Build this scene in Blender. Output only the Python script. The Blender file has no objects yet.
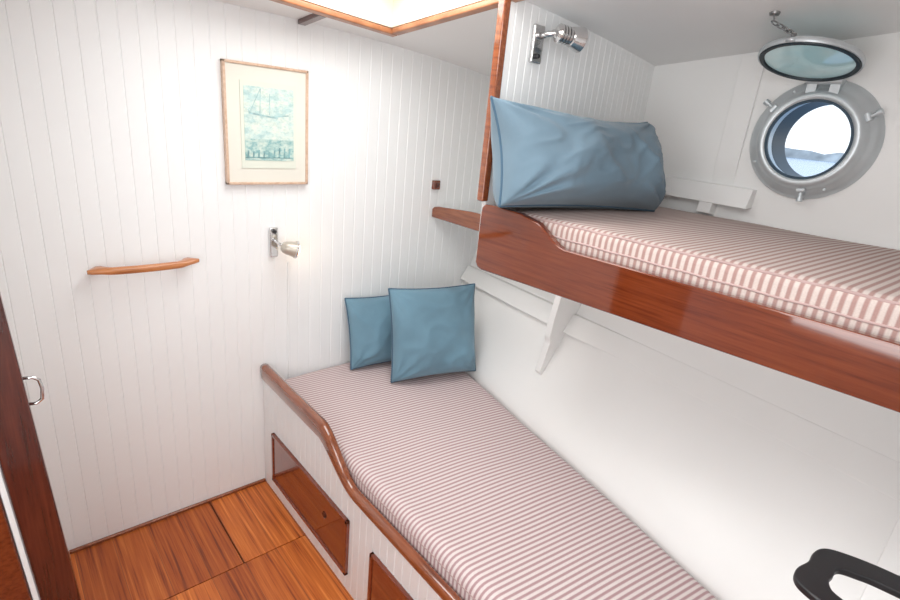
import bpy, bmesh, math, random
from mathutils import Vector, Matrix, noise
random.seed(4)
S=bpy.context.scene
COL=S.collection

# ------------------------------------------------------------------ helpers
def new_mat(name):
    m=bpy.data.materials.new(name); m.use_nodes=True
    nt=m.node_tree; b=nt.nodes['Principled BSDF']
    return m,nt,b
def coords(nt,scale=(1,1,1),rot=(0,0,0)):
    t=nt.nodes.new('ShaderNodeTexCoord'); mp=nt.nodes.new('ShaderNodeMapping')
    mp.inputs['Scale'].default_value=scale; mp.inputs['Rotation'].default_value=rot
    nt.links.new(t.outputs['Object'],mp.inputs['Vector']); return mp.outputs['Vector']
def ramp(nt,fac,stops):
    r=nt.nodes.new('ShaderNodeValToRGB'); e=r.color_ramp.elements
    while len(e)<len(stops): e.new(0.5)
    for i,(p,c) in enumerate(stops):
        e[i].position=p; e[i].color=(c[0],c[1],c[2],1)
    nt.links.new(fac,r.inputs['Fac']); return r.outputs['Color']
def noise_tex(nt,vec,scale,detail=3,rough=.5):
    n=nt.nodes.new('ShaderNodeTexNoise'); n.inputs['Scale'].default_value=scale
    n.inputs['Detail'].default_value=detail; n.inputs['Roughness'].default_value=rough
    nt.links.new(vec,n.inputs['Vector']); return n.outputs['Fac']
def bump(nt,b,h,strength=.2,dist=.002):
    n=nt.nodes.new('ShaderNodeBump'); n.inputs['Strength'].default_value=strength
    n.inputs['Distance'].default_value=dist
    nt.links.new(h,n.inputs['Height']); nt.links.new(n.outputs['Normal'],b.inputs['Normal'])
def simple(name,col,rough=.5,metal=0,var=.06,nscale=6,coat=0,bs=0):
    m,nt,b=new_mat(name)
    v=coords(nt); f=noise_tex(nt,v,nscale)
    lo=[c*(1-var) for c in col]; hi=[min(1,c*(1+var)) for c in col]
    c=ramp(nt,f,[(.3,lo),(.7,hi)]); nt.links.new(c,b.inputs['Base Color'])
    b.inputs['Roughness'].default_value=rough; b.inputs['Metallic'].default_value=metal
    b.inputs['Coat Weight'].default_value=coat; b.inputs['Coat Roughness'].default_value=.08
    if bs: bump(nt,b,noise_tex(nt,v,nscale*20),bs,.001)
    return m
def wood(name,dark,mid,light,scale,rough,coat,bs=.08):
    m,nt,b=new_mat(name)
    v=coords(nt,scale); f=noise_tex(nt,v,3,6,.6)
    c=ramp(nt,f,[(.28,dark),(.5,mid),(.74,light)])
    nt.links.new(c,b.inputs['Base Color']); b.inputs['Roughness'].default_value=rough
    b.inputs['Coat Weight'].default_value=coat; b.inputs['Coat Roughness'].default_value=.05
    if bs: bump(nt,b,f,bs,.001)
    return m
def stripes(name,pitch,ang,cream,rose):
    m,nt,b=new_mat(name)
    t=nt.nodes.new('ShaderNodeTexCoord'); mp=nt.nodes.new('ShaderNodeMapping')
    mp.inputs['Rotation'].default_value=(0,0,ang)
    nt.links.new(t.outputs['Object'],mp.inputs['Vector'])
    sp=nt.nodes.new('ShaderNodeSeparateXYZ'); nt.links.new(mp.outputs['Vector'],sp.inputs[0])
    def mth(op,a,bv=None):
        n=nt.nodes.new('ShaderNodeMath'); n.operation=op
        nt.links.new(a,n.inputs[0])
        if bv is not None: n.inputs[1].default_value=bv
        return n.outputs[0]
    u=mth('FRACT',mth('MULTIPLY',mth('ADD',sp.outputs['Y'],10),1/pitch))
    c=ramp(nt,u,[(0,cream),(.36,cream),(.55,rose),(.84,rose),(1,cream)])
    f=noise_tex(nt,coords(nt),260,2)
    mx=nt.nodes.new('ShaderNodeMixRGB'); mx.blend_type='MULTIPLY'; mx.inputs['Fac'].default_value=.35
    c2=ramp(nt,f,[(.3,(.75,.75,.75)),(.7,(1,1,1))])
    nt.links.new(c,mx.inputs[1]); nt.links.new(c2,mx.inputs[2])
    nt.links.new(mx.outputs[0],b.inputs['Base Color'])
    b.inputs['Roughness'].default_value=.9
    bump(nt,b,f,.25,.001); return m

M_WHITE=simple('white_paint',(.875,.882,.878),.42,0,.012,3)
M_WHITE2=simple('white_gloss_paint',(.885,.878,.86),.30,0,.015,3)
M_CEIL=simple('ceiling_paint',(.86,.858,.85),.5,0,.015,3)
M_MAH=wood('mahogany',(.100,.017,.005),(.165,.032,.009),(.21,.046,.013),(26,1.6,36),.07,1.0,.015)
M_DRAW=wood('drawer_mahogany',(.12,.018,.007),(.20,.035,.011),(.26,.052,.017),(20,2,30),.15,1.0,.02)
M_MAHV=wood('mahogany_upright',(.04,.008,.005),(.075,.014,.008),(.11,.023,.012),(40,40,2),.25,.7)
M_RAIL=wood('rail_wood',(.14,.034,.012),(.24,.064,.021),(.31,.094,.034),(30,2.5,30),.16,1.0,.03)
M_ORANGE=wood('varnished_teak',(.34,.11,.035),(.50,.185,.06),(.62,.25,.09),(3,20,20),.3,.5)
M_TRIM=wood('skylight_teak',(.28,.10,.04),(.42,.17,.075),(.54,.24,.11),(5,5,5),.35,.3)
M_CHROME=simple('chrome',(.72,.72,.72),.16,1,.03)
M_GREYMET=simple('porthole_alloy',(.60,.64,.66),.38,.50,.06,12)
M_BLACK=simple('black_plastic',(.014,.014,.016),.36,0,.1,30)
M_DARKRUB=simple('dark_rubber',(.02,.05,.08),.5,0,.1,30)
M_STR1=stripes('lower_ticking',.0160,math.radians(8),(.73,.645,.625),(.44,.275,.285))
M_STR2=stripes('upper_ticking',.0185,math.radians(3),(.64,.55,.505),(.41,.255,.23))
def fabric(name,c):
    m,nt,b=new_mat(name); v=coords(nt)
    f=noise_tex(nt,v,5,4); w=noise_tex(nt,v,350,2)
    col=ramp(nt,f,[(.3,[x*.84 for x in c]),(.7,[min(1,x*1.15) for x in c])])
    nt.links.new(col,b.inputs['Base Color']); b.inputs['Roughness'].default_value=.85
    b.inputs['Sheen Weight'].default_value=.2
    bump(nt,b,w,.3,.001); return m
M_BLUE=fabric('blue_cotton',(.135,.25,.325))
M_BLUE2=fabric('slate_blue_cotton',(.125,.195,.25))
M_PIPE=fabric('blue_piping',(.05,.11,.17))
M_PIPE2=fabric('ticking_piping',(.48,.34,.32))

def obj(name,verts,faces,mat,smooth=False):
    me=bpy.data.meshes.new(name); me.from_pydata([tuple(v) for v in verts],[],faces)
    bm=bmesh.new(); bm.from_mesh(me); bmesh.ops.recalc_face_normals(bm,faces=bm.faces); bm.to_mesh(me); bm.free()
    me.update()
    if mat: me.materials.append(mat)
    if smooth:
        for p in me.polygons: p.use_smooth=True
    o=bpy.data.objects.new(name,me); COL.objects.link(o); return o
def bevel(o,w=.004,seg=3,ang=35):
    md=o.modifiers.new('b','BEVEL'); md.width=w; md.segments=seg; md.limit_method='ANGLE'; md.angle_limit=math.radians(ang)
    o.data.shade_smooth() if hasattr(o.data,'shade_smooth') else None
    w2=o.modifiers.new('wn','WEIGHTED_NORMAL'); w2.keep_sharp=True
    return o
def boxg(x0,x1,y0,y1,z0,z1):
    v=[(x0,y0,z0),(x1,y0,z0),(x1,y1,z0),(x0,y1,z0),(x0,y0,z1),(x1,y0,z1),(x1,y1,z1),(x0,y1,z1)]
    f=[(0,3,2,1),(4,5,6,7),(0,1,5,4),(1,2,6,5),(2,3,7,6),(3,0,4,7)]
    return v,f
def box(name,b,mat,bv=.003):
    v,f=boxg(*b); o=obj(name,v,f,mat)
    if bv: bevel(o,bv)
    return o
def boxes(name,bl,mat,bv=.003):
    V=[];F=[]
    for b in bl:
        v,f=boxg(*b); n=len(V); V+=v; F+=[tuple(i+n for i in q) for q in f]
    o=obj(name,V,F,mat)
    if bv: bevel(o,bv)
    return o
def prism(name,poly,axis,a0,a1,mat,bv=.003):
    n=len(poly)
    def P(p,a):
        return {'x':(a,p[0],p[1]),'y':(p[0],a,p[1]),'z':(p[0],p[1],a)}[axis]
    V=[P(p,a0) for p in poly]+[P(p,a1) for p in poly]
    F=[tuple(range(n)),tuple(range(2*n-1,n-1,-1))]+[(i,(i+1)%n,n+(i+1)%n,n+i) for i in range(n)]
    o=obj(name,V,F,mat)
    if bv: bevel(o,bv,3,40)
    return o
def tubeg(path,r,seg=10,closed=False):
    path=[Vector(p) for p in path]; n=len(path); V=[];F=[]
    up=None
    for i,p in enumerate(path):
        if closed: t=(path[(i+1)%n]-path[i-1]).normalized()
        else: t=(path[min(i+1,n-1)]-path[max(i-1,0)]).normalized()
        if up is None:
            up=Vector((0,0,1)) if abs(t.z)<.9 else Vector((1,0,0))
        s=t.cross(up).normalized(); up=s.cross(t).normalized()
        rr=r[i] if isinstance(r,(list,tuple)) else r
        for k in range(seg):
            a=2*math.pi*k/seg; V.append(p+(s*math.cos(a)+up*math.sin(a))*rr)
    m=n if closed else n-1
    for i in range(m):
        j=(i+1)%n
        for k in range(seg):
            F.append((i*seg+k,i*seg+(k+1)%seg,j*seg+(k+1)%seg,j*seg+k))
    if not closed:
        F.append(tuple(range(seg-1,-1,-1))); F.append(tuple((n-1)*seg+k for k in range(seg)))
    return V,F
def tube(name,path,r,mat,seg=10,closed=False):
    V,F=tubeg(path,r,seg,closed); return obj(name,V,F,mat,True)
def merge(name,geos,mat,smooth=True):
    V=[];F=[]
    for v,f in geos:
        n=len(V); V+=list(v); F+=[tuple(i+n for i in q) for q in f]
    return obj(name,V,F,mat,smooth)
def latheg(profile,c,axis,seg=48,close=False):
    a=Vector(axis).normalized(); u=a.orthogonal().normalized(); w=a.cross(u); c=Vector(c)
    V=[];F=[]; n=len(profile)
    for k in range(seg):
        t=2*math.pi*k/seg; d=u*math.cos(t)+w*math.sin(t)
        for (r,h) in profile: V.append(c+d*r+a*h)
    for k in range(seg):
        k2=(k+1)%seg
        for i in range(n if close else n-1):
            j=(i+1)%n
            F.append((k*n+i,k*n+j,k2*n+j,k2*n+i))
    return V,F
def lathe(name,profile,c,axis,mat,seg=48,close=False,ang=35):
    V,F=latheg(profile,c,axis,seg,close); o=obj(name,V,F,mat,True)
    o.data.set_sharp_from_angle(angle=math.radians(ang)); return o
def bbox(objs):
    pts=[o.matrix_world@v.co for o in objs for v in o.data.vertices]
    return (Vector([min(p[i] for p in pts) for i in range(3)]),Vector([max(p[i] for p in pts) for i in range(3)]))
def recenter(o,loc=None):
    if loc is None:
        a,b=bbox([o]); loc=Vector(((a.x+b.x)/2,(a.y+b.y)/2,a.z))
    o.data.transform(Matrix.Translation(-loc)); o.location=loc
def thing(name,label,cat,parts,root=None,group=None):
    if root is None:
        a,b=bbox(parts); loc=Vector(((a.x+b.x)/2,(a.y+b.y)/2,a.z))
        e=bpy.data.objects.new(name,None); e.empty_display_size=.05; COL.objects.link(e); e.location=loc
    else:
        e=root; e.name=name; loc=Vector((0,0,0))
    for p in parts:
        p.parent=e; p.matrix_parent_inverse=Matrix.Translation(loc).inverted()
    e['label']=label; e['category']=cat
    if group: e['group']=group
    return e
def sub(parent,kids):
    for k in kids: k.parent=parent
def struct(o): o['kind']='structure'; return o

# ------------------------------------------------------------------ shape of the cabin
def hull(y,z):
    u=max(0,min(1,(z-.51)/.99)); s=1-(1-u)**1.6
    return (1.29+.76*s)+(.22-.19*s)*y
def ceil(x,y): return 1.937-.045*(x-.6)**2-.108*(y-1.983)
YB=1.983; YR=-.10

def beadboard(name,p0,p1,z0,ztop,pitch,nrm,mat,depth=.003,thick=.03,gw=.005,off=0):
    p0=Vector(p0);p1=Vector(p1);d=p1-p0;L=d.length;d.normalize();nrm=Vector(nrm)
    pts=[(0,0)]; s=pitch*off if off else pitch
    while s<L-gw:
        pts+=[(s-gw/2,0),(s-gw*.15,-depth),(s+gw*.15,-depth),(s+gw/2,0)]; s+=pitch
    pts+=[(L,0)]
    P=[p0+d*a+nrm*b for a,b in pts]; B=[p0+d*a-nrm*thick for a,b in pts]
    n=len(P); V=[]
    for q in P: V+=[(q.x,q.y,z0),(q.x,q.y,ztop(q.x,q.y))]
    for q in B: V+=[(q.x,q.y,z0),(q.x,q.y,ztop(q.x,q.y))]
    F=[]
    for i in range(n-1):
        a,b=2*i,2*i+2; c,e=2*n+2*i,2*n+2*i+2
        F+=[(a,b,b+1,a+1),(c,c+1,e+1,e),(a+1,b+1,e+1,c+1),(a,c,e,b)]
    F+=[(0,1,2*n+1,2*n),(2*n-2,4*n-2,4*n-1,2*n-1)]
    return obj(name,V,F,mat)

# back wall
struct(beadboard('wall_back',(-.15,YB),(2.35,YB),0,lambda x,y:2.1,.052,(0,-1),M_WHITE,.0019,.03,.0055))

# hull side with porthole hole
PC=Vector((hull(.585,1.69),.585,1.691)); PR=.128
ny=30; nz=44; V=[];F=[]
for i in range(ny+1):
    y=-.14+(2.2+.14)*i/ny
    for j in range(nz+1):
        z=2.14*j/nz; V.append((hull(y,z),y,z))
for i in range(ny):
    for j in range(nz):
        a=i*(nz+1)+j; F.append((a,a+1,a+nz+2,a+nz+1))
h=obj('wall_right',V,F,M_WHITE2,True)
md=h.modifiers.new('s','SOLIDIFY'); md.thickness=.05; md.offset=1
n0=h.data.polygons[0].normal
if n0.x<0: md.offset=-1
cv,cf=latheg([(0,-.15),(PR,-.15),(PR,.15),(0,.15)],PC,(1,0,0),64)
cut=obj('cut',cv,cf,None)
bm=bmesh.new(); bm.from_mesh(cut.data); bmesh.ops.remove_doubles(bm,verts=bm.verts,dist=1e-5); bmesh.ops.recalc_face_normals(bm,faces=bm.faces); bm.to_mesh(cut.data); bm.free()
mb=h.modifiers.new('bo','BOOLEAN'); mb.operation='DIFFERENCE'; mb.object=cut; mb.solver='EXACT'
dg=bpy.context.evaluated_depsgraph_get(); me=bpy.data.meshes.new_from_object(h.evaluated_get(dg))
h.modifiers.clear(); h.data=me; h.data.set_sharp_from_angle(angle=math.radians(40))
bpy.data.objects.remove(cut); struct(h)

# ceiling with skylight opening (the hatch sits slightly askew to the bulkhead)
SX0,SX1,SY0,SY1=.55,1.222,.95,1.80
def warp(x,y):
    if y<1.2: k=0
    elif y<SY1+.05: k=min(1,(y-1.2)/(SY1-1.2))
    else: k=max(0,(2.02-y)/(2.02-SY1-.05))
    return y+(min(x,SX1+.05)-SX1)*.13*k
xs=sorted(set([-1.1,-.7,-.3,0,.2,.4,SX0,.7,.85,1.0,SX1,1.4,1.6,1.8,2.0,2.2])); ys=[-.14,.2,.5,SY0,1.2,1.5,SY1,1.85,2.02]
V=[(x,warp(x,y),ceil(x,warp(x,y))) for x in xs for y in ys];F=[]
for i in range(len(xs)-1):
    for j in range(len(ys)-1):
        if xs[i]>=SX0-1e-6 and xs[i+1]<=SX1+1e-6 and ys[j]>=SY0-1e-6 and ys[j+1]<=SY1+1e-6: continue
        a=i*len(ys)+j; F.append((a,a+1,a+len(ys)+1,a+len(ys)))
c=obj('ceiling',V,F,M_CEIL,True); struct(c)
def ringbox(name,x0,x1,y0,y1,w,zlo,zhi,mat,bv=.003):
    def quad(ax0,ax1,ay0,ay1):
        v=[];
        for dz in (zlo,zhi):
            for (x,y) in ((ax0,ay0),(ax1,ay0),(ax1,ay1),(ax0,ay1)):
                yw=warp(x,y); v.append((x,yw,ceil(x,yw)+dz))
        return v,[(0,3,2,1),(4,5,6,7),(0,1,5,4),(1,2,6,5),(2,3,7,6),(3,0,4,7)]
    g=[quad(x0-w,x1+w,y1,y1+w),quad(x0-w,x1+w,y0-w,y0),quad(x0-w,x0,y0,y1),quad(x1,x1+w,y0,y1)]
    o=merge(name,g,mat,False); bevel(o,bv) if bv else None; return o
struct(ringbox('trim_1',SX0,SX1,SY0,SY1,.034,-.016,.004,M_TRIM,.005))
struct(ringbox('trim_2',SX0,SX1,SY0,SY1,.02,.005,.16,simple('cream_coaming',(.84,.77,.64),.5,0,.02),0))
m,nt,b=new_mat('frosted_skylight'); 
b.inputs['Base Color'].default_value=(.8,.76,.66,1); b.inputs['Emission Color'].default_value=(1,.93,.80,1); b.inputs['Emission Strength'].default_value=.72
w=struct(obj('window_1',[(x,y,ceil(x,y)+.158) for x,y in ((SX0-.1,SY0-.1),(SX1+.03,SY0-.1),(SX1+.03,SY1+.03),(SX0-.1,SY1+.03))],[(0,1,2,3)],m))
struct(merge('trim_3',[ (lambda v,f:([(p[0],p[1],ceil(p[0],p[1])+p[2]) for p in v],f))(*boxg(x-.012,x+.012,SY0,SY1-.06,.135,.155)) for x in (.78,1.0)],M_WHITE,False))

# floor
def floor_mat():
    m,nt,b=new_mat('floor_planks')
    t=nt.nodes.new('ShaderNodeTexCoord'); sp=nt.nodes.new('ShaderNodeSeparateXYZ'); nt.links.new(t.outputs['Object'],sp.inputs[0])
    def mth(op,a,bv):
        n=nt.nodes.new('ShaderNodeMath'); n.operation=op; nt.links.new(a,n.inputs[0])
        if isinstance(bv,(int,float)): n.inputs[1].default_value=bv
        else: nt.links.new(bv,n.inputs[1])
        return n.outputs[0]
    k=mth('GREATER_THAN',sp.outputs['Y'],1.573)
    bx=mth('MULTIPLY',mth('ADD',sp.outputs['X'],.07),8.3)
    ix=mth('FLOOR',bx,0); idx=mth('ADD',ix,mth('MULTIPLY',k,37.3))
    wn=nt.nodes.new('ShaderNodeTexWhiteNoise'); wn.noise_dimensions='1D'; nt.links.new(idx,wn.inputs['W'])
    mp=nt.nodes.new('ShaderNodeMapping'); mp.inputs['Scale'].default_value=(44,1.0,1)
    cb=nt.nodes.new('ShaderNodeCombineXYZ'); nt.links.new(sp.outputs['X'],cb.inputs[0]); nt.links.new(sp.outputs['Y'],cb.inputs[1]); nt.links.new(mth('MULTIPLY',idx,3.1),cb.inputs[2])
    nt.links.new(cb.outputs[0],mp.inputs['Vector'])
    g=noise_tex(nt,mp.outputs['Vector'],2.2,6,.62)
    c=ramp(nt,g,[(.32,(.23,.040,.006)),(.45,(.52,.122,.018)),(.56,(.63,.17,.027)),(.68,(.80,.265,.055))])
    c2=ramp(nt,wn.outputs['Value'],[(0,(.64,.54,.46)),(1,(1.0,1.0,1.0))])
    mx=nt.nodes.new('ShaderNodeMixRGB'); mx.blend_type='MULTIPLY'; mx.inputs[0].default_value=1
    nt.links.new(c,mx.inputs[1]); nt.links.new(c2,mx.inputs[2])
    fr=mth('FRACT',bx,0); seam=mth('LESS_THAN',fr,.018)
    mx2=nt.nodes.new('ShaderNodeMixRGB'); mx2.inputs[2].default_value=(.16,.05,.02,1)
    nt.links.new(mth('MULTIPLY',seam,.7),mx2.inputs[0]); nt.links.new(mx.outputs[0],mx2.inputs[1])
    nt.links.new(mx2.outputs[0],b.inputs['Base Color']); b.inputs['Roughness'].default_value=.45
    b.inputs['Coat Weight'].default_value=.1; b.inputs['Coat Roughness'].default_value=.25
    bump(nt,b,g,.1,.001); return m
MF=floor_mat()
M_SEAM=simple('dark_seam',(.05,.02,.012),.8)
fl=boxes('floor',[(-1.1,.528,1.576,1.972,-.03,0),(.532,.80,1.576,1.972,-.03,0),(-1.1,.80,YR-.05,1.572,-.03,0)],MF,.0012); struct(fl)
struct(box('trim_4',(-1.1,2.3,YR-.05,2.02,-.05,-.008),M_SEAM,0))
struct(box('baseboard_back',(.03,.777,1.970,1.983,0,.012),M_RAIL,.003))

# left partition, jamb and door (they lean slightly with the cabin side)
def lean(x,z): return x+.05-.047*z
def leanbox(name,x0,x1,y0,y1,z0,z1,mat,bv=.004):
    v,f=boxg(x0,x1,y0,y1,z0,z1); v=[(lean(p[0],p[2]),p[1],p[2]) for p in v]
    o=obj(name,v,f,mat); bevel(o,bv) if bv else None; return o
struct(leanbox('wall_left',-.05,-.012,1.36,1.983,0,2.1,M_WHITE,0))
struct(leanbox('trim_5',-.072,0.0,1.28,1.36,0,2.08,M_MAHV,.006))
struct(leanbox('trim_6',-.085,-.073,1.29,1.36,0,2.08,M_WHITE,.002))
d=struct(leanbox('door_1',-.80,-.087,1.30,1.338,0.005,1.95,M_MAH,.006))
d['label']='open varnished mahogany cabin door beside the frame'
struct(box('wall_corridor',(-1.14,-1.10,YR-.05,2.02,0,2.2),M_WHITE,0))
struct(box('wall_front',(-1.1,2.2,YR-.04,YR,0,2.2),M_WHITE,0))

# ------------------------------------------------------------------ lower berth
def rail_z(y):
    if y>1.47: return .594
    if y<1.22: return .452
    t=(y-1.22)/.25; t=t*t*(3-2*t); return .452+(.594-.452)*t
def front_top(x,y): return rail_z(y)-.03
fp=beadboard('front_panel',(.779,1.981),(.779,YR+.003),0,front_top,.040,(-1,0),M_WHITE,.002,.02,.005)
path=[]; y=1.979
while y>YR+.003:
    path.append((y,rail_z(y))); y-=.02
path.append((YR+.003,rail_z(YR)))
V=[];F=[]
for i,(y,z) in enumerate(path):
    a=path[max(i-1,0)]; b_=path[min(i+1,len(path)-1)]
    t=Vector((b_[0]-a[0],b_[1]-a[1])).normalized(); n=Vector((-t.y,t.x)); 
    if n.y<0: n=-n
    k=(z-.452)/.142; hh=.038+.034*k; wx=.018
    pts=[]
    r=.012
    for (cx,cn,a0) in ((wx-r,-r,0),(-wx+r,-r,90),(-wx+r,-hh+r*.6,180),(wx-r,-hh+r*.6,270)):
        rr=r if a0<180 else r*.6
        for q in (0,45,90):
            an=math.radians(a0+q); pts.append((cx+math.cos(an)*rr,cn+math.sin(an)*rr))
    for (px,pn) in pts: V.append((.785+px,y+n.x*pn,z+n.y*pn))
m_=12
for i in range(len(path)-1):
    for k in range(m_): F.append((i*m_+k,i*m_+(k+1)%m_,(i+1)*m_+(k+1)%m_,(i+1)*m_+k))
F.append(tuple(range(m_))); F.append(tuple((len(path)-1)*m_+k for k in range(m_)))
rail=obj('rail',V,F,M_RAIL,True); rail['label']='varnished mahogany bunk rail with a stepped curve'
def drawer(y0,y1,z0,z1):
    f=.022
    fr=boxes('drawer',[(.766,.784,y0,y1,z1-f*.6,z1),(.766,.784,y0,y1,z0,z0+f*.6),(.766,.784,y0,y0+f*.6,z0,z1),(.766,.784,y1-f*.6,y1,z0,z1),(.771,.79,y0+.004,y1-.004,z0+.004,z1-.004)],M_DRAW,.0025)
    lt=lathe('latch',[(0,.0005),(.010,.0005),(.013,.003),(.013,-.001)],(.7715,y0+(y1-y0)*.26,(z0+z1)/2+.03),(-1,0,0),M_MAHV,24)
    lt['label']='small dark recessed latch'; sub(fr,[lt]); fr['label']='mahogany drawer front with a raised frame'
    return fr
d1=drawer(1.245,1.875,.075,.315); d2=drawer(.46,1.10,.075,.300)
yy=[YR+.004+(1.979-YR-.004)*i/20 for i in range(21)]
poly=[(.80,y) for y in yy]+[(hull(y,.3)-.003,y) for y in reversed(yy)]
base=prism('bunk_base',poly,'z',.30,.372,M_WHITE,0)
thing('lower_bunk','white panelled built-in bunk with mahogany rail and two drawers','bunk',[fp,rail,d1,d2,base])

def mattress(name,x0f,x1f,ya,yb,z0,z1,r,mat,ends=.03,puff=.004,sag=0,tilt=0):
    n=max(30,int((yb-ya)/.025)); V=[];F=[]; 
    st=[]
    for q in range(6):
        a=math.pi/2*q/5; st.append((ya+ends*(1-math.cos(a)),ends*(1-math.sin(a))))
    mid=[(ya+ends+(yb-ya-2*ends)*i/n,0) for i in range(1,n)]
    st=st+mid+[(yb-(s[0]-ya),s[1]) for s in reversed(st)]
    ncr=24
    for (y,ins) in st:
        xa=x0f(y)+ins; xb=x1f(y)-ins; zt=z1-ins; zb=z0+ins*.4; pts=[]
        nx=ncr
        cr=[(xb-r,zt-r,0),(xa+r,zt-r,90),(xa+r*.6,zb+r*.6,180),(xb-r*.6,zb+r*.6,270)]
        for ci,(cx,cz,a0) in enumerate(cr):
            rr=r if ci<2 else r*.6
            for q in range(6):
                an=math.radians(a0+18*q); pts.append((cx+math.cos(an)*rr,cz+math.sin(an)*rr))
            if ci==0:
                for i in range(1,nx):
                    u=i/nx; pts.append((xb-r+(xa-xb+2*r)*u,zt+sag*math.sin(math.pi*u)))
        for (px,pz) in pts:
            d=noise.noise(Vector((px*4,y*4,pz*4)))*puff+tilt*(yb-y)
            V.append((px,y,pz+(d if pz>(z0+z1)/2 else 0)))
    m=len(pts)
    for i in range(len(st)-1):
        for k in range(m): F.append((i*m+k,i*m+(k+1)%m,(i+1)*m+(k+1)%m,(i+1)*m+k))
    F.append(tuple(range(m))); F.append(tuple((len(st)-1)*m+k for k in range(m)))
    return obj(name,V,F,mat,True)
lm=mattress('mattress',lambda y:.806,lambda y:hull(y,.45)-.008,YR+.01,1.975,.374,.512,.04,M_STR1,.035,.006,.004)
pp=[]
for i in range(60):
    y=YR+.05+(1.94-YR-.05)*i/59; pp.append((.809,y,.475+.0015*math.sin(i)))
lp=tube('piping',pp,.0035,M_PIPE2,8); 
thing('mattress','rose and cream striped mattress on the lower bunk','mattress',[lp],root=lm)

# ------------------------------------------------------------------ upper berth
UX=1.20
def ub_bot(y): return 1.222-.030*y
prof=[(1.205,ub_bot(1.2)+.02),(1.195,ub_bot(1.2)+.006),(1.175,ub_bot(1.2))]+[(y,ub_bot(y)) for y in (1.0,.6,.2,YR+.003)]
prof+=[(YR+.003,1.345),(.3,1.340),(.86,1.332)]
for i in range(1,9):
    t=i/8; prof.append((.86+.13*t,1.332+(1.390-1.332)*(t*t*(3-2*t))))
prof+=[(1.04,1.400),(1.15,1.403),(1.19,1.400),(1.203,1.389),(1.205,1.36)]
fb=prism('bunk_board',prof,'x',UX,UX+.026,M_MAH,.005)
fb['label']='glossy mahogany leeboard with a stepped curved top'
ys2=[YR+.004+(1.20-YR-.004)*i/14 for i in range(15)]
poly=[(UX+.028,y) for y in ys2]+[(hull(y,1.24)-.004,y) for y in reversed(ys2)]
pan=prism('bunk_base',poly,'z',1.232,1.262,M_WHITE,0)
thing('upper_bunk','mahogany fronted upper bunk fixed against the cabin side','bunk',[fb,pan])
UT=.018
um=mattress('mattress',lambda y:UX+.034,lambda y:hull(y,1.33)-.01,YR+.01,1.205,1.264,1.394,.026,M_STR2,.022,.003,.004,UT)
n=70
pa=[];pb=[]
for i in range(n+1):
    y=YR+.05+(1.17-YR-.05)*i/n
    pa.append((UX+.0415,y,1.386+UT*(1.205-y)+.0008*math.sin(i*.9))); pb.append((UX+.0345,y,1.350+UT*.5*(1.205-y)+.0008*math.sin(i*.8)))
p1=tube('piping',pa,.0035,M_PIPE2,8); p2=tube('piping',pb,.003,M_PIPE2,8)
thing('mattress','thick rose and cream striped mattress on the upper bunk','mattress',[p1,p2],root=um)

struct(beadboard('wall_partition',(1.225,1.212),(2.087,1.212),1.20,lambda x,y:ceil(x,y)+.03,.034,(0,-1),M_WHITE,.0015,.016,.0045))
struct(box('trim_7',(1.203,1.232,1.207,1.236,1.405,2.03),M_RAIL,.006))
sh=prism('shelf_board',[(1.652,1.979),(1.652,1.236),(hull(1.23,1.19)-.006,1.236),(hull(1.979,1.19)-.006,1.979)],'z',1.180,1.195,M_WHITE,.002)
fid=prism('fiddle_rail',[(1.979,1.184),(1.979,1.225),(1.965,1.236),(1.93,1.243),(1.7,1.262),(1.40,1.270),(1.236,1.272),(1.236,1.184)],'x',1.635,1.650,M_RAIL,.004)
fid['label']='varnished teak fiddle rail'
thing('corner_shelf','small white shelf with a varnished teak fiddle rail','shelf',[sh,fid])
sw=box('block',(1.622,1.664,1.965,1.982,1.318,1.362),M_MAH,.004)
sw2=box('toggle',(1.638,1.648,1.957,1.966,1.33,1.35),M_MAHV,.002)
thing('light_switch','small dark wooden switch on the panelled wall','switch',[sw,sw2])

# hull timbers
def hullstrip(name,ya,yb,z0,z1,t,n=30,mat=M_WHITE2,bv=.003):
    V=[];F=[]
    for i in range(n+1):
        y=ya+(yb-ya)*i/n; tt=t(y) if callable(t) else t
        V+=[(hull(y,z0)+.004,y,z0),(hull(y,z0)-tt,y,z0),(hull(y,z1)-tt*.6,y,z1),(hull(y,z1)+.004,y,z1)]
    for i in range(n):
        for k in range(4): F.append((i*4+k,i*4+(k+1)%4,i*4+4+(k+1)%4,i*4+4+k))
    F+=[(0,1,2,3),(n*4,n*4+1,n*4+2,n*4+3)]
    o=obj(name,V,F,mat); bevel(o,bv); return o
struct(hullstrip('trim_8',YR+.01,1.98,.835,.905,lambda y:.003+.030*max(0,min(1,(y-.85)/.35)),60,M_WHITE2,.002))
struct(hullstrip('trim_9',.71,1.21,1.445,1.512,.055))
def hullrib(name,y0,y1,z0,z1,t,n=20):
    V=[];F=[]
    for i in range(n+1):
        z=z0+(z1-z0)*i/n
        e=min(1,i/3); tt=t(z) if callable(t) else t*e
        for (dx,yy_) in ((.004,y0),(-tt,y0),(-tt,y1),(.004,y1)): V.append((hull(yy_,z)+dx,yy_,z))
    for i in range(n):
        for k in range(4): F.append((i*4+k,i*4+(k+1)%4,i*4+4+(k+1)%4,i*4+4+k))
    F+=[(0,1,2,3),(n*4,n*4+1,n*4+2,n*4+3)]
    o=obj(name,V,F,M_WHITE2); bevel(o,.003); return o
def kt(z):
    K_=[(.655,0),(.668,.026),(.70,.040),(.80,.085),(.825,.110),(.90,.150),(1.3,.30)]
    for (a,ta),(b_,tb) in zip(K_[:-1],K_[1:]):
        if z<=b_: return max(0,ta+(tb-ta)*(z-a)/(b_-a))
    return .30
struct(hullrib('trim_10',1.206,1.238,.655,1.19,kt,60))
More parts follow.
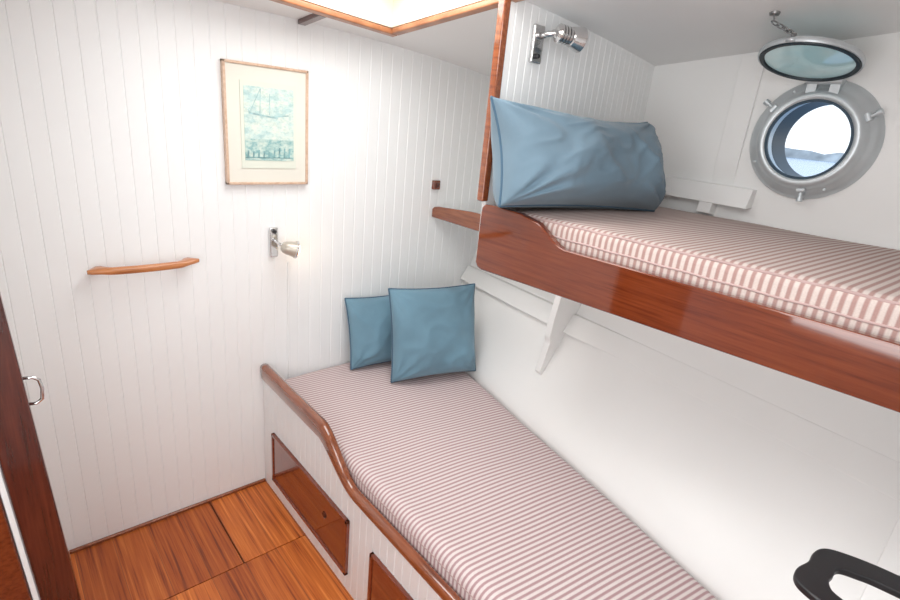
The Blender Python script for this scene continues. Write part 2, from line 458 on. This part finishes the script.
struct(hullrib('trim_11',.795,.875,1.515,1.95,.012))
struct(hullrib('trim_12',YR+.002,.018,.30,1.2,.05))
struct(hullrib('trim_13',.83,.88,1.40,1.446,.05))

# ------------------------------------------------------------------ cushions
def cushion(name,center,ax,up,W,H,T,mat,pmat,label,seed,pinch=.06,pw=.5,wr=.012,n=40,droop=0,belly=.18,fold=1.0,peak=0,slope=0,ex=2.6,ef=6,fine=.35,pr=.004):
    ax=Vector(ax).normalized(); up=Vector(up); up=(up-ax*up.dot(ax)).normalized(); nr=ax.cross(up); c=Vector(center)
    def P(u,v,side):
        x=W/2*u*(1-pinch*(1-v*v)); z=H/2*v*(1-pinch*(1-u*u))
        t=((1-abs(u)**ex)*(1-abs(v)**ex))**pw*T/2
        q=Vector((x*4+seed,z*4,side*3))
        t*=1+.16*noise.noise(q)
        e=((1-abs(u)**ef)*(1-abs(v)**ef))
        t+=wr*noise.noise(Vector((x*9+seed,z*8,side*5)))*e
        rn=1-abs(noise.noise(Vector((x*5+z*5+seed*2,z*5-x*2,side*2.0))))*2
        t+=wr*.9*fold*(rn**3-.3)*e
        rn2=1-abs(noise.noise(Vector((x*12-z*9+seed,z*11+x*5,side*4.0))))*2
        t+=wr*fine*fold*(max(rn2,0)**3)*e
        for (cu,cv) in ((1,1),(-1,1),(1,-1),(-1,-1)):
            dx,dy=u-cu,v-cv; r=math.hypot(dx,dy); an=math.atan2(dy,dx)
            t+=wr*.6*math.exp(-(r/.55)**2)*math.sin(an*13+seed+side)*min(1,r*3)*min(1,(1-abs(u))*8)*min(1,(1-abs(v))*8)
        z-=droop*(1-(u*.9+.25)**2)*max(0,v) if droop else 0
        if peak: z+=peak*max(0,-u)**4*max(0,v)**2
        if slope: z-=slope*((u+1)/2)**1.5*max(0,v)
        t*=1+belly*(-v)
        return c+ax*x+up*z+nr*side*max(t,0)
    V=[];F=[];N=n+1
    def cc(i): 
        s=-1+2*i/n; return math.sin(s*math.pi/2)*.75+s*.25
    for side in (-1,1):
        for i in range(N):
            for j in range(N): V.append(P(cc(i),cc(j),side))
    for s in (0,1):
        o_=s*N*N
        for i in range(n):
            for j in range(n):
                a=o_+i*N+j; F.append((a,a+1,a+N+1,a+N))
    me_=obj(name,V,F,mat,True)
    bm=bmesh.new(); bm.from_mesh(me_.data); bmesh.ops.remove_doubles(bm,verts=bm.verts,dist=1e-5); bmesh.ops.recalc_face_normals(bm,faces=bm.faces); bm.to_mesh(me_.data); bm.free()
    for p in me_.data.polygons: p.use_smooth=True
    edge=[]
    for k in range(n): edge.append(P(cc(k),-1,1))
    for k in range(n): edge.append(P(1,cc(k),1))
    for k in range(n): edge.append(P(cc(n-k),1,1))
    for k in range(n): edge.append(P(-1,cc(n-k),1))
    pi=tube('piping',edge,pr,pmat,8,True)
    thing(name,label,'cushion',[pi],root=me_)
    return me_
cushion('cushion',(1.448,1.665,.728),(.40,-.105,0),(-.005,.11,.42),.425,.415,.18,M_BLUE,M_PIPE,'square blue cotton cushion with dark piping leaning upright on the mattress',1.3,.055,.48,.014)
cushion('cushion',(1.315,1.885,.683),(.40,-.06,0),(.0,.10,.32),.34,.325,.13,M_BLUE,M_PIPE,'smaller blue cotton cushion tucked behind another against the panelled wall',4.7,.055,.48,.012)
cushion('pillow',(1.482,1.058,1.566),(.70,-.135,-.015),(.0,.12,.30),.68,.33,.31,M_BLUE2,M_PIPE,'large plump slate blue pillow leaning on the panelled bunk end',2.6,.065,.38,.022,72,.032,.22,1.0,.010,.024,2.4,3,.35,.0045)

# ------------------------------------------------------------------ framed picture
X0,X1,Z0,Z1=.660,.972,1.348,1.765; fw=.009; yf=1.960
M_FR=wood('pale_oak_frame',(.50,.32,.22),(.62,.43,.31),(.70,.52,.40),(20,20,20),.4,.2)
M_MAT=simple('cream_mat',(.74,.72,.64),.9,0,.02)
fr=boxes('frame',[(X0,X1,yf,1.982,Z1-fw,Z1),(X0,X1,yf,1.982,Z0,Z0+fw),(X0,X0+fw,yf,1.982,Z0,Z1),(X1-fw,X1,yf,1.982,Z0,Z1)],M_FR,.002)
mt=box('mat_board',(X0+fw*.6,X1-fw*.6,1.966,1.980,Z0+fw*.6,Z1-fw*.6),M_MAT,0)
def art(name,stops,sc):
    m,nt,b=new_mat(name)
    t=nt.nodes.new('ShaderNodeTexCoord'); v=t.outputs['Object']
    mp=nt.nodes.new('ShaderNodeMapping'); mp.inputs['Scale'].default_value=(1.0,1,1.6); nt.links.new(v,mp.inputs[0])
    f1=noise_tex(nt,mp.outputs[0],sc,5,.7); f2=noise_tex(nt,mp.outputs[0],90,3,.7)
    a=ramp(nt,f1,stops)
    c=ramp(nt,f2,[(.40,(.78,.84,.84)),(.52,(1,1,1))])
    mx=nt.nodes.new('ShaderNodeMixRGB'); mx.blend_type='MULTIPLY'; mx.inputs[0].default_value=.8
    nt.links.new(a,mx.inputs[1]); nt.links.new(c,mx.inputs[2]); nt.links.new(mx.outputs[0],b.inputs['Base Color']); b.inputs['Roughness'].default_value=.8
    return m
M_ART=art('pale_harbour_wash',[(.40,(.46,.63,.61)),(.50,(.60,.71,.66)),(.60,(.68,.74,.66))],22)
M_ART2=art('teal_quay_wash',[(.40,(.24,.43,.43)),(.50,(.44,.60,.56)),(.62,(.62,.70,.62))],30)
M_INK=simple('teal_ink',(.36,.53,.53),.9,0,.3,40); M_PAPER=simple('print_paper',(.68,.71,.62),.9,0,.03)
sheet=box('print_sheet',(.716,.922,1.963,1.967,1.408,1.706),M_PAPER,0)
w1=merge('upper_sketch',[boxg(.728,.912,1.9615,1.964,1.512,1.690)],M_ART,False)
w2=merge('lower_sketch',[boxg(.728,.912,1.9615,1.964,1.436,1.512)],M_ART2,False)
ink=[]
def stroke(x0,z0,x1,z1,w=.0018):
    v=Vector((x1-x0,z1-z0)); n=Vector((-v.y,v.x)).normalized()*w/2
    P=[(x0+n.x,z0+n.y),(x1+n.x,z1+n.y),(x1-n.x,z1-n.y),(x0-n.x,z0-n.y)]
    V=[(p[0],1.9605,p[1]) for p in P]+[(p[0],1.9615,p[1]) for p in P]
    ink.append((V,[(0,1,2,3),(7,6,5,4),(0,1,5,4),(1,2,6,5),(2,3,7,6),(3,0,4,7)]))
stroke(.745,1.60,.85,1.588,.006); stroke(.75,1.60,.742,1.612,.004); stroke(.785,1.60,.788,1.685,.002); stroke(.82,1.597,.822,1.67,.002)
stroke(.788,1.685,.75,1.605); stroke(.83,1.592,.893,1.60,.004)
ink1=merge('boat_lines',ink,M_INK,False); ink=[]
for i in range(9):
    x=.738+i*.0195; hgt=.018+.02*random.random(); stroke(x,1.446,x+.002,1.448+hgt,.006)
stroke(.728,1.446,.912,1.448,.003)
ink2=merge('quay_lines',ink,simple('dark_teal_ink',(.22,.40,.41),.9,0,.3,40),False)
thing('framed_picture','framed pale teal harbour print with cream mat and thin oak frame','picture',[fr,mt,sheet,w1,w2,ink1,ink2])

# ------------------------------------------------------------------ teak grab rail on back wall
V=[];F=[]
N=24
for i in range(N+1):
    u=i/N; x=.205+.335*u
    foot=max(0,1-abs(u-.10)/.10,1-abs(u-.90)/.10); foot=foot*foot*(3-2*foot)
    yfr=1.918+.012*(2*u-1)**4; ybk=1.942+.040*foot if foot>0 else 1.942
    zc=1.077+.002*math.cos((u-.5)*math.pi*2)*-.6+.007*max(0,(u-.85)/.15)
    hh=.0125-.004*abs(2*u-1)**6*1.5
    for k in range(12):
        a=2*math.pi*k/12; cy=(yfr+min(ybk,1.981))/2; ry=(min(ybk,1.981)-yfr)/2
        sx=math.copysign(abs(math.cos(a))**.7,math.cos(a)); sz=math.copysign(abs(math.sin(a))**.7,math.sin(a))
        V.append((x,cy+sx*ry,zc+sz*hh))
for i in range(N):
    for k in range(12): F.append((i*12+k,i*12+(k+1)%12,i*12+12+(k+1)%12,i*12+12+k))
F+=[tuple(range(12)),tuple(N*12+k for k in range(12))]
gr=obj('grab_rail',V,F,M_ORANGE,True); recenter(gr); gr['label']='varnished teak grab rail screwed to the white panelled wall'; gr['category']='grab rail'

# ------------------------------------------------------------------ reading lamps
m,nt,b=new_mat('warm_lamp_glass'); b.inputs['Base Color'].default_value=(1,.9,.75,1); b.inputs['Emission Color'].default_value=(1,.78,.48,1); b.inputs['Emission Strength'].default_value=1.6
M_GLOW=m
M_SHADE=simple('aged_enamel',(.50,.45,.38),.28,.25,.04,20,.5)
bp=boxes('wall_plate',[(.815,.849,1.966,1.982,1.060,1.180)],M_CHROME,.006)
bt=lathe('switch_knob',[(0,.014),(.006,.014),(.008,.01),(.008,0)],(.832,1.966,1.165),(0,-1,0),M_BLACK,20)
ar=tube('arm',[(.832,1.968,1.13),(.834,1.945,1.128),(.840,1.925,1.122),(.848,1.912,1.115)],.007,M_CHROME)
LA=(.88,-.25,-.22); LC=(.872,1.900,1.108)
hd=lathe('lamp_head',[(0,-.040),(.012,-.038),(.021,-.030),(.026,-.016),(.029,.004),(.033,.022),(.031,.022),(.026,.006),(0,.0)],LC,LA,M_SHADE,36)
hr=lathe('head_band',[(.033,.016),(.0355,.018),(.0355,.023),(.031,.023)],LC,LA,M_CHROME,36)
hg=lathe('lamp_glass',[(0,.036),(.010,.035),(.020,.031),(.027,.024),(.030,.016)],LC,LA,M_GLOW,28)
thing('reading_lamp','small bullet reading lamp with warm glowing end on panelled wall','lamp',[bp,bt,ar,hd,hr,hg])
struct(box('trim_14',(.893,.901,1.977,1.984,.50,1.03),M_WHITE,.002))

bp=boxes('wall_plate',[(1.335,1.385,1.196,1.211,1.835,1.945)],M_CHROME,.006)
bt=lathe('switch_knob',[(0,.014),(.006,.014),(.008,.01),(.008,0)],(1.352,1.196,1.855),(0,-1,0),M_BLACK,20)
ar=tube('arm',[(1.365,1.197,1.915),(1.368,1.175,1.918),(1.375,1.158,1.922),(1.385,1.150,1.925)],.010,M_CHROME)
prf=[(0,-.045),(.018,-.045),(.024,-.041)]
for i in range(4):
    h0=-.038+i*.011; prf+=[(.031,h0),(.031,h0+.006),(.025,h0+.007),(.025,h0+.010)]
prf+=[(.033,.010),(.041,.036),(.043,.048),(.039,.048),(.030,.03),(0,.02)]
hd=lathe('lamp_head',[(r*.86,h*.95) for r,h in prf],(1.408,1.125,1.918),(.86,-.30,-.10),M_CHROME,36,ang=30)
thing('reading_lamp','chrome swivel spotlight with ribbed head on the bunk partition','lamp',[bp,bt,ar,hd])

# ------------------------------------------------------------------ porthole
ax=(-1,0,0)
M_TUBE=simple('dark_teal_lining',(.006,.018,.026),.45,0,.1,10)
ring=lathe('rim',[(.124,-.01),(.119,.050),(.121,.060),(.127,.066),(.136,.067),(.144,.063),(.150,.054),(.154,.044),(.160,.038),(.170,.034),(.179,.026),(.186,.014),(.188,-.002),(.150,-.002),(.1275,-.004),(.1275,-.01)],PC,ax,M_GREYMET,80,True,60)
lin=lathe('lining',[(.1235,-.14),(.1235,-.011),(.1275,-.011),(.1275,-.14)],PC,ax,M_TUBE,64,True)
def onp(r,deg,dx=0):
    a=math.radians(deg); return Vector((PC.x-dx,PC.y+r*math.cos(a),PC.z+r*math.sin(a)))
parts=[ring,lin]
for k in range(4):
    bo=lathe('bolt',[(0,.003),(.003,.003),(.005,.001),(.005,-.001)],onp(.167,60+90*k,.036),ax,M_GREYMET,16); parts.append(bo)
gask=lathe('gasket',[(.122,.052),(.115,.052),(.115,.062),(.123,.062)],PC,ax,M_DARKRUB,64,True); parts.append(gask)
for k,deg in enumerate((35,150,262)):
    b0=onp(.158,deg,.042); tip=onp(.190,deg,.046)
    t_=(tip-b0).normalized()
    side=Vector((1,0,0)).cross(t_).normalized()*.012
    g=[tubeg([b0,tip],.006,10),tubeg([b0-side,b0+side],.010,12),tubeg([tip-t_*.010,tip+t_*.004],.010,12),tubeg([b0+Vector((.014,0,0)),b0],.010,10)]
    sbt=merge('swing_bolt',g,M_GREYMET); sbt.data.set_sharp_from_angle(angle=.7); parts.append(sbt)
hz=PC.z+.165
hg_=merge('hinge',[tubeg([(PC.x-.055,PC.y-.048,hz+.012),(PC.x-.055,PC.y+.048,hz+.012)],.012,14),boxg(PC.x-.060,PC.x-.01,PC.y-.045,PC.y-.018,hz-.03,hz+.018),boxg(PC.x-.060,PC.x-.01,PC.y+.018,PC.y+.045,hz-.03,hz+.018)],M_GREYMET)
hg_.data.set_sharp_from_angle(angle=.7); parts.append(hg_)
h0=Vector((PC.x-.055,PC.y,hz+.012)); ld=Vector((-.26,.035,.074)).normalized(); ln=Vector((ld.z,0,-ld.x)); ln=-ln if ln.z>0 else ln; ln=(ln-ld*ln.dot(ld)).normalized()
lc=h0+ld*.142
lid=lathe('lid',[(.117,-.004),(.117,.005),(.119,.009),(.128,.009),(.131,.004),(.131,-.003),(.128,-.006),(.119,-.006)],lc,ln,M_TUBE,64,True)
lid['label']='dark rimmed hinged glass lid held open'
lb=lathe('lid_band',[(.1312,-.010),(.1312,.006),(.1345,.006),(.1365,.002),(.1365,-.006),(.1345,-.010)],lc,ln,M_GREYMET,64,True)
m,nt,b=new_mat('lid_glass'); b.inputs['Roughness'].default_value=.05; b.inputs['Coat Weight'].default_value=.5
v=coords(nt); f=noise_tex(nt,v,7,2); nt.links.new(ramp(nt,f,[(.3,(.54,.92,.98)),(.7,(.78,1,1))]),b.inputs['Base Color'])
gl=lathe('lid_glass',[(0,.003),(.1175,.003),(.1175,-.003),(0,-.003)],lc,ln,m,64)
far=lc+ld*.136
lug=merge('lid_lug',[tubeg([far-Vector((0,.012,0)),far+Vector((0,.012,0))],.007,12)],M_GREYMET)
sub(lid,[gl,lug,lb]); parts.append(lid)
tx,ty=far.x+.01,far.y+.065
top=Vector((tx,ty,ceil(tx,ty)-.004))
def link(c,dir_,sd,L=.011,R=.006,w=.0020):
    pts=[]
    for k in range(14):
        a=2*math.pi*k/14; pts.append(c+dir_*math.cos(a)*L+sd*math.sin(a)*R)
    return tubeg(pts,w,6,True)
start=far+Vector((0,0,.006)); links=[]
NL=9
def cp(s): return start.lerp(top+Vector((0,0,-.02)),s)+Vector((.0,-.030*math.sin(math.pi*s),-.012*math.sin(math.pi*s)))
for i in range(NL):
    a_=cp(i/NL); b_=cp((i+1)/NL); dn=(b_-a_); L=dn.length; dn.normalize(); s1=dn.orthogonal().normalized(); s2=dn.cross(s1)
    links.append(link((a_+b_)/2,dn,s1 if i%2 else s2,L*.68,.006))
M_CHAIN=simple('dull_steel',(.30,.30,.30),.35,.8,.1,20)
ch=merge('chain',links,M_CHAIN); parts.append(ch)
hk=merge('ceiling_hook',[latheg([(0,.006),(.012,.006),(.014,0),(.014,-.004)],top+Vector((0,0,.002)),(0,0,-1),20),tubeg([top+Vector((0,0,-.002)),top+Vector((.008,0,-.012)),top+Vector((.0,0,-.022)),top+Vector((-.008,0,-.012))],.0025,8)],M_CHAIN); parts.append(hk)
thing('porthole','round grey alloy porthole with its glass lid chained open','porthole',parts)

# ------------------------------------------------------------------ door handle
hx=lean(0,1.014)
hpth=[(hx-.004,1.30,1.050),(hx+.014,1.297,1.050),(hx+.024,1.296,1.042),(hx+.027,1.296,1.02),(hx+.024,1.296,.996),(hx+.014,1.297,.988),(hx-.004,1.30,.988)]
hn=tube('door_handle',hpth,.0036,M_CHROME,12); recenter(hn)
hn['label']='small chrome loop handle on the dark mahogany door frame'; hn['category']='handle'

# ------------------------------------------------------------------ folding step on the front wall
def cr_spline(P,sub_=5):
    out=[]
    for i in range(len(P)-1):
        p0=Vector(P[max(i-1,0)]);p1=Vector(P[i]);p2=Vector(P[i+1]);p3=Vector(P[min(i+2,len(P)-1)])
        for k in range(sub_):
            t=k/sub_; out.append(.5*((2*p1)+(-p0+p2)*t+(2*p0-5*p1+4*p2-p3)*t*t+(-p0+3*p1-3*p2+p3)*t**3))
    out.append(Vector(P[-1])); return out
outer=cr_spline([(.882,YR+.006),(.878,.03),(.884,.074),(.900,.092),(.925,.096),(.958,.089),(.988,.090),(1.016,.082),(1.034,.056),(1.052,0),(1.066,YR+.006)])
inner=cr_spline([(.918,YR+.03),(.912,.005),(.914,.030),(.921,.045),(.938,.053),(.957,.052),(.974,.052),(.986,.045),(.995,.026),(1.004,0),(1.016,YR+.03)])
V=[];F=[]; n=len(outer)
for z in (.992,1.005):
    V+=[(p[0],p[1],z) for p in outer]; V+=[(p[0],p[1],z) for p in inner]
def q(l,ring_,i): return l*2*n+ring_*n+i
for i in range(n-1):
    j=i+1
    F+=[(q(1,0,i),q(1,0,j),q(1,1,j),q(1,1,i)),(q(0,0,i),q(0,1,i),q(0,1,j),q(0,0,j)),(q(0,0,i),q(0,0,j),q(1,0,j),q(1,0,i)),(q(0,1,i),q(1,1,i),q(1,1,j),q(0,1,j))]
F+=[(q(0,0,0),q(1,0,0),q(1,1,0),q(0,1,0)),(q(0,0,n-1),q(0,1,n-1),q(1,1,n-1),q(1,0,n-1))]
pl=obj('step_plate',V,F,M_BLACK); bevel(pl,.0035)
bk=box('bracket',(.875,1.075,YR+.0005,YR+.04,.955,1.03),M_BLACK,.004)
thing('folding_step','black loop shaped folding step mounted on the white bulkhead','step',[pl,bk])

# small batten on the ceiling
v,f=boxg(.938,.968,1.815,1.981,-.016,.001); v=[(p[0],p[1],ceil(p[0],p[1])+p[2]) for p in v]
bt=obj('trim_15',v,f,M_MAHV); bevel(bt,.003); struct(bt)

# ------------------------------------------------------------------ outside
m,nt,b=new_mat('sea_water'); v=coords(nt,(1,.25,1)); f=noise_tex(nt,v,.6,6,.65)
nt.links.new(ramp(nt,f,[(.35,(.18,.28,.40)),(.6,(.36,.48,.60)),(.75,(.75,.82,.88))]),b.inputs['Base Color']); b.inputs['Roughness'].default_value=.2
sea=obj('sea',[(2.6,-150,.2),(300,-150,.2),(300,250,.2),(2.6,250,.2)],[(0,1,2,3)],m); sea['kind']='stuff'; sea['label']='rippled blue harbour water outside the porthole'; sea['category']='water'
M_LAND=simple('far_shore',(.50,.48,.46),.9,0,.4,.2)
V=[];F=[]
for i in range(61):
    y=-60+3.5*i; V+=[(170,y,.1),(172,y,2.4+1.0*noise.noise(Vector((y*.06,0,0)))+.8*noise.noise(Vector((y*.3,2,0))))]
for i in range(60): F.append((i*2,i*2+1,i*2+3,i*2+2))
shr=obj('shoreline',V,F,M_LAND); shr['label']='low distant shore across the harbour'; shr['category']='shore'; shr['kind']='stuff'

w=bpy.data.worlds.new('World'); S.world=w; w.use_nodes=True; nt=w.node_tree
bg=nt.nodes['Background']; bg.inputs['Strength'].default_value=1.5
t=nt.nodes.new('ShaderNodeTexCoord'); sp=nt.nodes.new('ShaderNodeSeparateXYZ'); nt.links.new(t.outputs['Generated'],sp.inputs[0])
nt.links.new(ramp(nt,sp.outputs['Z'],[(0,(.88,.94,1)),(.35,(.55,.75,1))]),bg.inputs['Color'])

# ------------------------------------------------------------------ lights
def area(name,loc,target,sx,sy,e,col=(1,1,1)):
    l=bpy.data.lights.new(name,'AREA'); l.shape='RECTANGLE'; l.size=sx; l.size_y=sy; l.energy=e; l.color=col
    o=bpy.data.objects.new(name,l); COL.objects.link(o); o.location=loc
    o.rotation_euler=(Vector(target)-Vector(loc)).to_track_quat('-Z','Y').to_euler(); return o
area('skylight_daylight',(.88,1.36,2.06),(.88,1.36,0),.6,.7,8.5,(.96,.985,1))
area('overhead_bounce_fill',(.55,.35,1.98),(.75,.9,.4),.7,.5,7.3,(.97,.99,1))  # added soft fill under the ceiling, stands in for bounced light; no fixture
area('flash_fill',(-.35,.30,1.30),(1.5,.60,.80),.8,.9,12,(.98,.99,1))  # added unseen fill beside the camera, like bounced flash, brightens under the bunk
pl_=bpy.data.lights.new('reading_glow','POINT'); pl_.energy=.12; pl_.color=(1,.68,.36); pl_.shadow_soft_size=.015
po=bpy.data.objects.new('reading_glow',pl_); COL.objects.link(po); po.location=(.935,1.885,1.075)

# ------------------------------------------------------------------ camera
Xc=Vector((620,120,-524)).normalized();Yc=Vector((-488,231,-524)).normalized();Zc=Xc.cross(Yc).normalized();Yc=Zc.cross(Xc)
R=Matrix((Xc,Yc,Zc))
cam=bpy.data.cameras.new('camera'); co=bpy.data.objects.new('camera',cam); COL.objects.link(co)
cam.sensor_width=36; cam.lens=524/900*36; cam.clip_start=.02; cam.clip_end=600
co.matrix_world=Matrix.Translation((0,0,1.65))@R.to_4x4()
S.camera=co
try:
    S.view_settings.view_transform='Standard'; S.view_settings.look='None'
except Exception as e: print(e)
